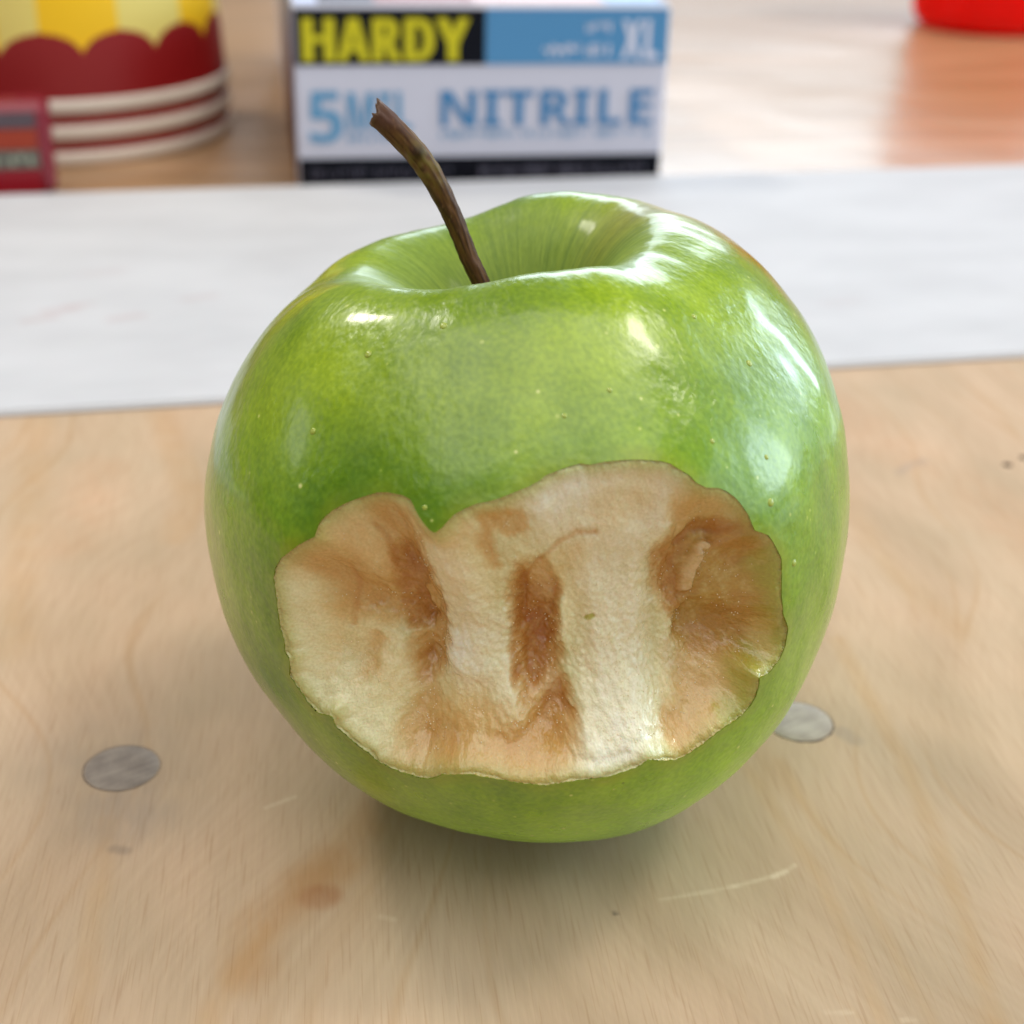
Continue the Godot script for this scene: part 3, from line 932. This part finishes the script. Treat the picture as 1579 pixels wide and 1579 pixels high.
func paint_flesh() -> Dictionary:
	var out := bite_outline()
	var count := out.size()
	var mm := BITE_W / FW
	var sdf := PackedFloat32Array()
	var depth := PackedFloat32Array()
	var r := PackedFloat32Array()
	var g := PackedFloat32Array()
	var b := PackedFloat32Array()
	for a in [sdf, depth, r, g, b]:
		a.resize(FW * FH)
	var scoop := PackedFloat32Array()
	scoop.resize(FW * FH)
	# signed distance to the outline of the bite, exact near it
	var inside := PackedByteArray()
	inside.resize(FW * FH)
	var near := PackedFloat32Array()
	near.resize(FW * FH)
	near.fill(1e9)
	for y in FH:
		var xs := []
		var yy := y + 0.5
		for k in count:
			var p := out[k]
			var q := out[(k + 1) % count]
			if (p.y > yy) != (q.y > yy):
				xs.append(p.x + (yy - p.y) / (q.y - p.y) * (q.x - p.x))
		xs.sort()
		for k in range(0, xs.size() - 1, 2):
			for x in range(maxi(0, int(ceil(xs[k] - 0.5))), mini(FW, int(ceil(xs[k + 1] - 0.5)))):
				inside[y * FW + x] = 1
	# exact distance within 8 texels of each edge, then a chamfer sweep for the rest
	for k in count:
		var p := out[k]
		var q := out[(k + 1) % count]
		var ab := q - p
		var l2 := maxf(ab.length_squared(), 1e-6)
		for y in range(maxi(0, int(minf(p.y, q.y)) - 8), mini(FH, int(maxf(p.y, q.y)) + 9)):
			for x in range(maxi(0, int(minf(p.x, q.x)) - 8), mini(FW, int(maxf(p.x, q.x)) + 9)):
				var c := Vector2(x + 0.5, y + 0.5)
				var tt := clampf((c - p).dot(ab) / l2, 0.0, 1.0)
				near[y * FW + x] = minf(near[y * FW + x], c.distance_to(p + ab * tt))
	for pass_ in 2:
		for yy in FH:
			var y: int = yy if pass_ == 0 else FH - 1 - yy
			for xx in FW:
				var x: int = xx if pass_ == 0 else FW - 1 - xx
				var s: int = -1 if pass_ == 0 else 1
				var i := y * FW + x
				var d := near[i]
				var ok_x := x + s >= 0 and x + s < FW
				var ok_y := y + s >= 0 and y + s < FH
				if ok_x:
					d = minf(d, near[i + s] + 1.0)
				if ok_y:
					d = minf(d, near[i + s * FW] + 1.0)
					if ok_x:
						d = minf(d, near[i + s * FW + s] + 1.414)
					if x - s >= 0 and x - s < FW:
						d = minf(d, near[i + s * FW - s] + 1.414)
				near[i] = d
	for y in FH:
		for x in FW:
			var i := y * FW + x
			var s := near[i] * mm * (1.0 if inside[i] else -1.0)
			sdf[i] = s
			var a := x * mm
			var bb := y * mm
			# a shallow scoop, deepest in the middle
			var f := clampf(s / 15.0, 0.0, 1.0)
			scoop[i] = 10.0 * (1.0 - (1.0 - f) * (1.0 - f) * (1.0 - 0.35 * f)) if s > 0.0 else s * 0.8
			# tooth scores run down the flesh; small lumps
			depth[i] = 0.28 + 0.07 * noise.get_noise_2d(a * 0.6, bb * 0.07) + 0.15 * noise.get_noise_2d(a * 0.26 + 50.0, bb * 0.18) + 0.10 * noise.get_noise_2d(a * 1.1 + 10.0, bb * 0.8)
			var k := 0.05 * noise.get_noise_2d(a * 0.30, bb * 0.12) + 0.02 * noise.get_noise_2d(a * 1.0, bb * 0.8 + 9.0)
			r[i] = 0.95 + k
			g[i] = 0.92 + k
			b[i] = 0.73 + k * 1.2
	# the scoop is even: it does not follow every nick of the outline
	for pass_ in 3:
		scoop = blurred(scoop, 9)
	for i in FW * FH:
		depth[i] += maxf(0.0, scoop[i]) * smoothstep(0.0, 1.5, sdf[i])
	var marks := [
		["f0d092", 0.75, 0.9, 0.3, 3.32, [-22.3, -16.7, -18.9, -17.2, -18.2, -13.1, -15.4, -10.4]],
		["f0d092", 0.6, 0.9, 0, 2.42, [-13.7, -20.7, -11.6, -17.6, -7.3, -17.8, -9.0, -15.6]],
		["f0d092", 0.8, 0.8, 0.3, 2.79, [-15.3, 4.0, -9.4, 5.2, -5.2, 6.8, -1.6, 7.2]],
		["f0d092", 0.6, 0.9, 0, 2.46, [-10.7, 0.7, -5.6, 2.0]],
		["f0d092", 0.5, 0.8, 0.2, 0.61, [-25.2, -8.7, -26.3, -2.2]],
		["f0d092", 0.45, 0.95, 0.2, 2.59, [-25.4, -8.3, -23.2, -4.7, -20.4, -0.0]],
		["f0eab4", 0.5, 0.95, 0, 1.94, [-27.8, -8.7, -28.0, -2.7, -23.8, 1.9, -19.2, 6.3, -11.9, 7.1]],
		["f0eab4", 0.4, 0.95, 0, 1.53, [-22.5, 1.3, -20.2, 3.3]],
		["fcf5da", 0.85, 0.7, -0.9, 2.84, [-9.4, -14.1, -10.1, -8.7, -10.6, -2.6]],
		["fcf5da", 0.6, 0.8, -0.5, 2.16, [-5.9, -7.4, -7.2, -2.8, -5.7, 3.2]],
		["fcf5da", 0.95, 0.6, -0.6, 3.93, [3.9, -20.2, 9.0, -19.7, 13.1, -17.5]],
		["fcf5da", 0.9, 0.5, -0.9, 4.16, [8.9, -14.2, 9.1, -4.9, 7.4, 3.2, 5.7, 7.0, 3.5, 8.9]],
		["fcf5da", 0.25, 0.7, -0.3, 1.82, [-27.2, -10.8, -27.5, -5.0, -24.3, 0.4, -20.4, 5.4]],
		["fdfaec", 0.7, 0.9, -0.2, 1.74, [2.6, -20.8, 5.9, -21.5]],
		["fdfaec", 0.7, 0.9, -0.2, 1.98, [6.6, 6.7, 7.6, 8.7, 3.7, 9.3]],
		["fdfaec", 0.8, 0.9, -0.3, 1.78, [-11.0, -5.7, -12.0, -3.5]],
		["fdfaec", 0.5, 0.9, 0, 1.37, [15.3, -19.6, 14.9, -17.0]],
		["f0d092", 0.4, 0.9, 0, 2.00, [8.9, -18.5, 13.4, -19.3]],
		["f0d092", 0.85, 0.8, 0.2, 2.90, [-23.1, -15.6, -19.3, -16.1, -16.6, -15.4]],
		["daa95e", 0.75, 0.7, 0.35, 2.31, [-22.3, -14.9, -21.0, -13.0, -18.1, -11.8]],
		["daa95e", 0.7, 0.8, 0.2, 1.75, [-23.9, -10.5, -20.6, -9.5, -15.7, -8.5]],
		["daa95e", 0.65, 0.9, 0.15, 2.67, [-17.1, 5.7, -14.6, 5.0, -8.0, 5.7, -2.0, 6.9]],
		["c2823a", 0.45, 0.9, 0.2, 0.89, [-16.3, 5.4, -13.2, 5.7]],
		["c2823a", 0.45, 0.9, 0.2, 0.93, [-5.9, 6.4, -3.0, 6.5]],
		["daa95e", 0.75, 0.8, 0.7, 1.91, [-23.2, -14.5, -22.6, -12.6, -21.4, -11.7]],
		["daa95e", 0.85, 0.7, 0.9, 2.14, [-14.8, -20.1, -14.6, -17.6, -13.8, -13.9, -15.0, -8.5, -16.2, -3.1]],
		["c2823a", 0.85, 0.6, 0.8, 1.61, [-15.6, -16.2, -16.8, -12.6, -17.0, -8.5]],
		["daa95e", 0.6, 0.95, 0.5, 1.52, [-16.7, -4.0, -16.8, 0.8, -17.5, 5.1, -16.8, 6.9]],
		["c2823a", 0.6, 0.8, 0.3, 1.01, [-17.1, -2.4, -17.0, -0.7]],
		["daa95e", 0.55, 0.9, 0.1, 0.96, [-22.1, -5.7, -22.4, -2.5]],
		["daa95e", 0.5, 0.95, 0.3, 1.59, [-13.2, 5.3, -12.3, 6.1]],
		["daa95e", 0.5, 0.95, 0.3, 1.42, [-7.3, 6.1, -5.9, 7.1]],
		["daa95e", 0.8, 0.5, 0.3, 1.19, [-3.5, -19.5, -1.2, -19.0]],
		["daa95e", 0.7, 0.6, 0.3, 0.85, [-4.6, -17.9, -4.6, -15.5]],
		["daa95e", 0.95, 0.4, 1.3, 2.78, [-0.7, -12.1, -1.6, -7.6, -2.0, -2.0, -2.1, 2.7, -1.2, 5.3]],
		["c2823a", 0.95, 0.5, 0.6, 2.12, [-1.6, -10.5, -1.9, -5.7, -2.5, -2.1, -2.9, 0.3]],
		["ba7030", 0.75, 0.8, 0.3, 1.41, [-2.1, -6.7, -1.2, -3.7]],
		["c2823a", 0.85, 0.6, 0.3, 1.57, [-0.5, 4.2, -1.4, 5.5]],
		["daa95e", 0.8, 0.85, 0.15, 1.41, [-1.5, 6.3, -4.2, 7.5]],
		["eccca0", 0.55, 0.9, -0.15, 1.41, [0.3, -12.8, 0.3, -10.5]],
		["eccca0", 0.6, 0.8, -0.3, 1.05, [-0.9, 1.5, -1.3, 2.8]],
		["c2823a", 0.6, 0.8, 0.3, 0.49, [-1.9, -13.6, -2.9, -9.8, -5.2, -3.4, -5.1, 0.7]],
		["c2823a", 0.6, 0.8, 0.3, 0.52, [1.6, -12.1, 1.6, -9.8, 0.7, -7.2]],
		["c2823a", 0.4, 0.9, 0.2, 0.26, [-2.2, -12.8, -0.3, -14.5, 1.6, -15.6, 3.3, -16.7, 5.4, -17.2, 7.5, -16.8]],
		["f0d092", 0.45, 0.9, -0.2, 1.75, [1.7, -12.9, 4.5, -15.2]],
		["f0d092", 0.9, 0.6, 0.8, 2.10, [18.0, -17.0, 19.7, -15.5, 21.7, -14.4]],
		["daa95e", 0.6, 0.8, 0, 1.51, [18.0, -16.0, 17.7, -14.1]],
		["c69e4c", 0.95, 0.4, 1.0, 5.16, [21.2, -9.9, 23.3, -5.0, 23.2, 0.6]],
		["c69e4c", 0.85, 0.45, 0.9, 3.61, [20.2, 0.1, 19.0, 5.5, 18.0, 8.2]],
		["f0d092", 0.75, 0.8, 0, 2.47, [19.2, 4.7, 16.8, 8.2, 14.2, 9.8]],
		["f0d092", 0.85, 0.85, 0, 2.81, [15.6, 7.5, 19.9, 6.9, 14.2, 10.2]],
		["daa95e", 0.55, 0.9, 0.1, 1.95, [17.7, 6.7, 14.2, 9.8]],
		["c2823a", 0.8, 0.7, 0.3, 2.07, [16.5, -11.7, 16.7, -8.5, 17.8, -4.7]],
		["c2823a", 0.8, 0.6, 0.5, 0.67, [18.1, -13.2, 19.3, -14.2, 21.0, -14.0, 22.4, -13.0, 23.7, -12.0]],
		["c2823a", 0.5, 0.9, 0.3, 2.15, [24.0, -1.7, 23.9, 0.7]],
		["c2823a", 0.5, 0.9, 0.3, 1.88, [20.0, 0.8, 20.5, 2.4]],
		["c2823a", 0.5, 0.8, 0.3, 1.30, [22.0, -12.0, 24.1, -9.7]],
		["daa95e", 0.8, 0.7, 0.3, 1.22, [12.6, 9.1, 13.2, 10.1]],
		["eccca0", 0.5, 0.8, -0.3, 1.43, [15.5, 1.9, 16.0, 4.4]],
		["b2b244", 0.75, 0.7, -0.3, 1.11, [25.8, -9.2, 26.2, -4.5, 26.7, -0.2, 26.4, 3.2, 22.9, 4.8, 22.0, 8.1, 19.2, 9.4]],
		["f0d092", 0.6, 0.6, -0.4, 0.78, [25.8, -0.1, 25.7, 3.3]],
		["c2823a", 0.45, 0.8, 0.2, 0.27, [-17.1, -19.6, -16.8, -18.7, -16.9, -17.4, -17.4, -15.4]],
		["c2823a", 0.35, 0.8, 0.08, 0.24, [-21.9, -15.2, -22.3, -13.6, -23.3, -10.9, -23.9, -7.9]],
		["b2b244", 0.8, 0.5, 0.1, 0.36, [5.1, -6.1, 5.7, -6.2]],
		["eccca0", 0.9, 0.5, -0.9, 0.90, [19.1, -6.4, 19.2, -8.8, 19.8, -10.5]],
		["eccca0", 0.9, 0.5, -0.8, 0.40, [19.7, -11.2, 20.0, -12.0, 20.7, -11.5]],
	]
	var mottle := PackedFloat32Array()
	var wx := PackedFloat32Array()
	var wy := PackedFloat32Array()
	for y in FH:
		for x in FW:
			mottle.append(noise.get_noise_2d(x * mm * 0.55 + 200.0, y * mm * 0.38) + 0.6 * noise.get_noise_2d(x * mm * 1.7, y * mm * 1.3 + 120.0))
			wx.append(noise.get_noise_2d(x * mm * 0.35, y * mm * 0.35 + 60.0) * 2.4 + noise.get_noise_2d(x * mm * 1.3, y * mm * 1.1 + 20.0) * 1.1)
			wy.append(noise.get_noise_2d(x * mm * 0.35 + 33.0, y * mm * 0.3) * 2.4 + noise.get_noise_2d(x * mm * 1.3 + 11.0, y * mm * 1.1) * 1.1)
	for m in marks:
		var c := Color(m[0])
		var pts := PackedVector2Array()
		var lo := Vector2(1e9, 1e9)
		var hi := -lo
		for k in range(0, m[5].size(), 2):
			var p := Vector2((m[5][k] - BITE_A0) / BITE_W * FW, (m[5][k + 1] - BITE_B0) / BITE_H * FH)
			pts.append(p)
			lo = lo.min(p)
			hi = hi.max(p)
		var rad: float = m[4] / mm
		var soft: float = m[2]
		var reach := rad * (1.0 + soft)
		var inner := rad * (1.0 - soft)
		for y in range(maxi(0, int(lo.y - reach) - 5), mini(FH, int(hi.y + reach) + 6)):
			for x in range(maxi(0, int(lo.x - reach) - 5), mini(FW, int(hi.x + reach) + 6)):
				var i := y * FW + x
				var ragged := minf(1.0, rad / 8.0)
				var q := Vector2(x + wx[i] * ragged, y + wy[i] * ragged)
				var d := 1e9
				for k in pts.size() - 1:
					var ab := pts[k + 1] - pts[k]
					var tt := clampf((q - pts[k]).dot(ab) / ab.length_squared(), 0.0, 1.0)
					d = minf(d, q.distance_squared_to(pts[k] + ab * tt))
				d = sqrt(d)
				if d < reach:
					var amount := 1.0 - smoothstep(inner, reach, d)
					depth[i] += amount * 1.25 * m[3] * smoothstep(0.0, 2.5, sdf[i])
					amount *= m[1] * clampf(0.90 + 0.30 * mottle[i], 0.0, 1.0)
					r[i] = lerpf(r[i], c.r, amount)
					g[i] = lerpf(g[i], c.g, amount)
					b[i] = lerpf(b[i], c.b, amount)
	for i in FW * FH:
		# pale green just under the skin
		var k := (1.0 - smoothstep(0.1, 1.3, sdf[i])) * 0.55
		r[i] = lerpf(r[i], 0.66, k)
		g[i] = lerpf(g[i], 0.66, k)
		b[i] = lerpf(b[i], 0.30, k)
		depth[i] = maxf(depth[i], 0.1)
	return {"sdf": sdf, "depth": depth, "r": r, "g": g, "b": b}


func blurred(m: PackedFloat32Array, reach: int) -> PackedFloat32Array:
	var out := m.duplicate()
	for axis in 2:
		var from := out.duplicate()
		var along: int = FW if axis == 0 else FH
		var others: int = FH if axis == 0 else FW
		var step: int = 1 if axis == 0 else FW
		for o in others:
			var at: int = o * FW if axis == 0 else o
			var total := 0.0
			for k in range(-reach, reach + 1):
				total += from[at + clampi(k, 0, along - 1) * step]
			for k in along:
				out[at + k * step] = total / (2 * reach + 1)
				total += from[at + mini(k + reach + 1, along - 1) * step] - from[at + maxi(k - reach, 0) * step]
	return out


func flesh_material(f: Dictionary) -> StandardMaterial3D:
	var im := floats_to_texture(f.r, f.g, f.b, FW, FH)
	im.resize(1600, 1040, Image.INTERPOLATE_CUBIC)
	var m := mat(Color(1, 1, 1), 0.27, 0.5)
	m.albedo_texture = ImageTexture.create_from_image(im)
	m.normal_enabled = true
	m.normal_texture = noise_texture(1600, 1040, 0.12, 21, 5.0)
	m.normal_scale = 0.30
	# moist cells: light and dark grains under half a millimetre wide
	var grain := noise_texture(512, 512, 0.11, 4, 0.0, 2)
	grain.color_ramp = tint(Color(1.0, 1.0, 1.0), Color(0.90, 0.88, 0.82))
	m.detail_enabled = true
	m.detail_albedo = grain
	m.detail_blend_mode = BaseMaterial3D.BLEND_MODE_MUL
	m.detail_uv_layer = BaseMaterial3D.DETAIL_UV_2
	m.uv2_triplanar = true
	m.uv2_scale = Vector3.ONE * 40.0
	m.clearcoat_enabled = true
	m.clearcoat = 0.6
	m.clearcoat_roughness = 0.12
	m.subsurf_scatter_enabled = true
	m.subsurf_scatter_strength = 0.20
	return m


func build_beads(t: Node3D, fv: PackedVector3Array, fn: PackedVector3Array, fuv: PackedVector2Array, sdf: PackedFloat32Array) -> void:
	# minute pale beads added to give wet glints on the torn cells
	var s := SphereMesh.new()
	s.radius = 0.00007
	s.height = 0.00014
	s.radial_segments = 10
	s.rings = 5
	var mm := MultiMesh.new()
	mm.transform_format = MultiMesh.TRANSFORM_3D
	mm.mesh = s
	var spots := []
	while spots.size() < 900:
		var k := rng.randi_range(0, fv.size() - 1)
		if sample(sdf, fuv[k].x, fuv[k].y) < 1.4:
			continue
		var p := noise.get_noise_2d(fuv[k].x * 14.0, fuv[k].y * 9.0 + 70.0) * 0.9 + 0.30 + 0.9 * (fuv[k].y - 0.5)
		if rng.randf() < p:
			spots.append(k)
	mm.instance_count = spots.size()
	for i in spots.size():
		var k: int = spots[i]
		var size := rng.randf_range(0.5, 1.25)
		var bs := Basis(Vector3.UP, rng.randf() * TAU).scaled(Vector3(size, size, size * rng.randf_range(0.8, 1.5)))
		mm.set_instance_transform(i, Transform3D(bs, fv[k] + fn[k] * 0.00003))
	var o := MultiMeshInstance3D.new()
	o.name = "glint_beads"
	o.multimesh = mm
	var m := mat(Color(0.93, 0.87, 0.70), 0.04, 0.9)
	o.material_override = m
	o.set_meta("kind", "stuff")
	t.add_child(o, true)


func skin_material(sdf: PackedFloat32Array) -> StandardMaterial3D:
	var w := 1024
	var h := 512
	var r := PackedFloat32Array()
	var g := PackedFloat32Array()
	var b := PackedFloat32Array()
	r.resize(w * h)
	g.resize(w * h)
	b.resize(w * h)
	for y in h:
		var th := PI * (y + 0.5) / h
		var st := sin(th)
		var ct := cos(th)
		var hollow := 1.0 - smoothstep(0.22, 0.60, th)
		var low := smoothstep(1.75, 2.3, th)  # paler base, brightened further to stand in for light bounced off the board
		var high := 1.0 - smoothstep(0.75, 1.15, th)
		for x in w:
			var ph := TAU * (x + 0.5) / w - PI
			var px := st * sin(ph)
			var pz := st * cos(ph)
			var big := noise.get_noise_3d(px * 2.4, ct * 1.7 + 5.0, pz * 2.4)
			var mid := noise.get_noise_3d(px * 7.0 + 9.0, ct * 5.0, pz * 7.0)
			# stripes that run from stem to base
			var stripe := noise.get_noise_3d(px / maxf(st, 0.05) * 11.0, th * 0.9, pz / maxf(st, 0.05) * 11.0)
			var hair := noise.get_noise_3d(px / maxf(st, 0.05) * 38.0, th * 2.2 + 40.0, pz / maxf(st, 0.05) * 38.0)
			var speck := noise.get_noise_3d(px * 62.0, ct * 62.0, pz * 62.0)
			# the darkest green lies in the middle of the left front
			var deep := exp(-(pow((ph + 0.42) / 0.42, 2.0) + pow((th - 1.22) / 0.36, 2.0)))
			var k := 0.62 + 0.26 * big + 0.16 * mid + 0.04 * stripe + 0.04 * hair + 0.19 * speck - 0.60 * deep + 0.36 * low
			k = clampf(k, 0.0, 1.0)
			var i := y * w + x
			r[i] = lerpf(0.31, 0.580, k) + 0.05 * low + 0.04 * high
			g[i] = lerpf(0.475, 0.720, k) + 0.15 * low
			b[i] = lerpf(0.02, 0.11, k)
			if hollow > 0.0:
				var ray := noise.get_noise_3d(sin(ph) * 16.0, th * 3.0 + 70.0, cos(ph) * 16.0) * 0.5 + 0.5
				var fine := noise.get_noise_3d(sin(ph) * 34.0, th * 4.0 + 20.0, cos(ph) * 34.0) * 0.5 + 0.5
				var q := clampf(0.6 * ray + 0.4 * fine, 0.0, 1.0)
				r[i] = lerpf(r[i], lerpf(0.22, 0.52, q), hollow * 0.7)
				g[i] = lerpf(g[i], lerpf(0.33, 0.58, q), hollow * 0.7)
				b[i] = lerpf(b[i], lerpf(0.07, 0.22, q), hollow * 0.7)
			# thin skin round the bite has gone yellow and brownish
			var u := (ph * 40.0 - BITE_A0) / BITE_W
			var v := ((th - PI / 2) * 40.0 - BITE_B0) / BITE_H
			if u > 0.0 and u < 1.0 and v > 0.0 and v < 1.0:
				var near := (1.0 - smoothstep(0.0, 2.2, -sample(sdf, u, v))) * clampf(0.55 + 0.5 * mid, 0.0, 1.0)
				r[i] = lerpf(r[i], 0.56, near * 0.55)
				g[i] = lerpf(g[i], 0.58, near * 0.55)
				b[i] = lerpf(b[i], 0.06, near * 0.55)
			# a faint red tint on the far right shoulder
			var red_tint := exp(-(pow((ph - 2.0) / 0.35, 2.0) + pow((th - 0.85) / 0.35, 2.0))) * 0.8
			r[i] = lerpf(r[i], 0.62, red_tint)
			g[i] = lerpf(g[i], 0.30, red_tint)
			b[i] = lerpf(b[i], 0.14, red_tint)
	var im := floats_to_texture(r, g, b, w, h)
	im.resize(2048, 1024, Image.INTERPOLATE_CUBIC)
	# pale breathing pores, thicker towards the base
	for k in 480:
		var ph := rng.randf() * TAU
		var ct := 1.0 - 2.0 * pow(rng.randf(), 0.8)
		var th := acos(ct)
		if th < 0.5:
			continue
		var c := Vector2(ph / TAU * 2048.0, th / PI * 1024.0)
		var rad := (rng.randf_range(0.9, 1.5) if rng.randf() < 0.7 else rng.randf_range(1.3, 2.0))
		var tone := Color(0.84, 0.86, 0.58) if rng.randf() < 0.93 else Color(0.20, 0.22, 0.06)
		var strong := rng.randf_range(0.35, 0.95)
		var wide := 1.0 / maxf(0.3, sin(th))
		for dy in range(-2, 3):
			for dx in range(-4, 5):
				var d := Vector2(dx / wide, dy).length()
				var amount := strong * (1.0 - smoothstep(rad * 0.5, rad * 1.4, d))
				if amount > 0.02:
					var xx := posmod(int(c.x) + dx, 2048)
					var yy := clampi(int(c.y) + dy, 0, 1023)
					im.set_pixel(xx, yy, im.get_pixel(xx, yy).lerp(tone, amount))
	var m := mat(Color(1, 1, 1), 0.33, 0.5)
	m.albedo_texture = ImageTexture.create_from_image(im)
	m.normal_enabled = true
	m.normal_texture = noise_texture(2048, 1024, 0.055, 17, 3.0, 4)
	m.normal_scale = 0.26
	m.clearcoat_enabled = true
	m.clearcoat = 0.55
	m.clearcoat_roughness = 0.13
	# the bloom in the stem hollow is dull, the rest waxy and a little uneven
	var gw := 512
	var gh := 256
	var dull := PackedByteArray()
	var wax := PackedByteArray()
	for y in gh:
		var th := PI * (y + 0.5) / gh
		for x in gw:
			var ph := TAU * (x + 0.5) / gw
			var n := noise.get_noise_3d(sin(th) * sin(ph) * 9.0, cos(th) * 9.0, sin(th) * cos(ph) * 9.0)
			var hollow := 1.0 - smoothstep(0.30, 0.52, th)
			var q := clampf(lerpf(0.33 + 0.08 * n, 0.72, hollow), 0.0, 1.0)
			var c := clampf(lerpf(0.45 + 0.22 * n, 0.05, hollow), 0.0, 1.0)
			dull.append_array([int(q * 255), int(q * 255), int(q * 255)])
			wax.append_array([int(c * 255), int(c * 255), int(c * 255)])
	m.roughness = 1.0
	m.roughness_texture = ImageTexture.create_from_image(Image.create_from_data(gw, gh, false, Image.FORMAT_RGB8, dull))
	m.roughness_texture_channel = BaseMaterial3D.TEXTURE_CHANNEL_RED
	m.clearcoat = 1.0
	m.clearcoat_texture = ImageTexture.create_from_image(Image.create_from_data(gw, gh, false, Image.FORMAT_RGB8, wax))
	return m


func build_stem(t: Node3D) -> void:
	# centre line in the scene's own millimetres, foot to tip, with the stem's half width
	var line := [[-3.7, 53.5, -0.9, 1.35], [-5.6, 57.5, -0.9, 1.2], [-7.8, 62.8, -0.9, 1.1], [-9.6, 67.3, -0.9, 1.05], [-10.9, 70.1, -0.9, 1.0], [-12.5, 74.2, -0.9, 1.0], [-14.25, 77.8, -0.9, 1.05], [-15.95, 80.6, -0.9, 1.15], [-17.6, 82.6, -0.9, 1.28], [-19.4, 84.4, -0.9, 1.32], [-21.2, 85.9, -0.9, 1.38]]
	var curve := Curve3D.new()
	var radii := []
	for k in line.size():
		var p := Vector3(line[k][0], line[k][1], line[k][2]) * 0.001
		var before: Array = line[maxi(k - 1, 0)]
		var after: Array = line[mini(k + 1, line.size() - 1)]
		var tang := Vector3(after[0] - before[0], after[1] - before[1], after[2] - before[2]) * 0.001 / 6.0
		curve.add_point(p, -tang, tang)
		radii.append(line[k][3] * 0.001)
	curve.bake_interval = 0.0002
	var length := curve.get_baked_length()
	var rings := 130
	var seg := 36
	var v := PackedVector3Array()
	var col := PackedColorArray()
	var idx := PackedInt32Array()
	for i in rings + 1:
		var f := float(i) / rings
		var p := curve.sample_baked(f * length, true)
		var q := curve.sample_baked(minf(f * length + 0.0003, length), true)
		var o := curve.sample_baked(maxf(f * length - 0.0003, 0.0), true)
		var tang := (q - o).normalized()
		var side := tang.cross(Vector3(0, 0, 1)).normalized()
		var front := side.cross(tang).normalized()
		var at := f * (radii.size() - 1)
		var n := mini(int(at), radii.size() - 2)
		var rad: float = lerpf(radii[n], radii[n + 1], at - n)
		for k in seg:
			var a := TAU * k / seg
			var d := side * cos(a) + front * sin(a)
			var ridge := noise.get_noise_2d(cos(a) * 2.6 + f * 1.5, sin(a) * 2.6 + f * 7.0)
			var bump := noise.get_noise_3d(cos(a) * 1.6, sin(a) * 1.6, f * 26.0)
			var rr := rad * (1.0 + 0.09 * ridge + 0.05 * bump)
			# a small bud scar two thirds of the way up
			var scar := exp(-pow((f - 0.835) / 0.018, 2.0)) * pow(maxf(0.0, cos(a - 1.25)), 6.0)
			rr += scar * 0.00035
			# broken, slanting end
			var lift := 0.0
			if i > rings - 4:
				lift = (0.00035 * noise.get_noise_2d(cos(a) * 3.0 + 9.0, sin(a) * 3.0) + 0.0005 * cos(a)) * (i - rings + 4) / 4.0
			v.append(p + d * rr + tang * lift)
			var c := Color(0.40, 0.26, 0.14).lerp(Color(0.25, 0.145, 0.085), clampf(0.5 + 0.9 * ridge, 0, 1))
			c = c.lerp(Color(0.44, 0.38, 0.16), clampf(0.9 * exp(-pow((f - 0.80) / 0.09, 2.0)) * (0.6 + 0.8 * bump), 0, 1))
			c = c.lerp(Color(0.33, 0.21, 0.16), smoothstep(0.90, 0.97, f))
			c = c.lerp(Color(0.50, 0.42, 0.34), smoothstep(0.985, 1.0, f) * 0.7)
			c = c.lerp(Color(0.10, 0.06, 0.04), scar * 0.6)
			var flake := clampf(noise.get_noise_3d(cos(a) * 5.0, sin(a) * 5.0, f * 60.0) * 3.0 - 1.5, 0, 1)
			c = c.lerp(Color(0.46, 0.34, 0.22), flake * 0.6)
			col.append(c.srgb_to_linear())
	for i in rings:
		for k in seg:
			var a := i * seg + k
			var b := i * seg + (k + 1) % seg
			idx.append_array([a, a + seg, b, b, a + seg, b + seg])
	var tip := Vector3.ZERO
	for k in seg:
		tip += v[rings * seg + k] / seg
	var top := (curve.sample_baked(length) - curve.sample_baked(length - 0.001)).normalized()
	v.append(tip - top * 0.0003)
	col.append(Color(0.34, 0.25, 0.17).srgb_to_linear())
	for k in seg:
		idx.append_array([rings * seg + k, v.size() - 1, rings * seg + (k + 1) % seg])
	var m := mat(Color(1, 1, 1), 0.55, 0.4)
	m.vertex_color_use_as_albedo = true
	var o := part("stem", mesh_of(v, normals_for(v, idx), PackedVector2Array(), idx, col), m, t)
	o.transform = t.transform.affine_inverse()
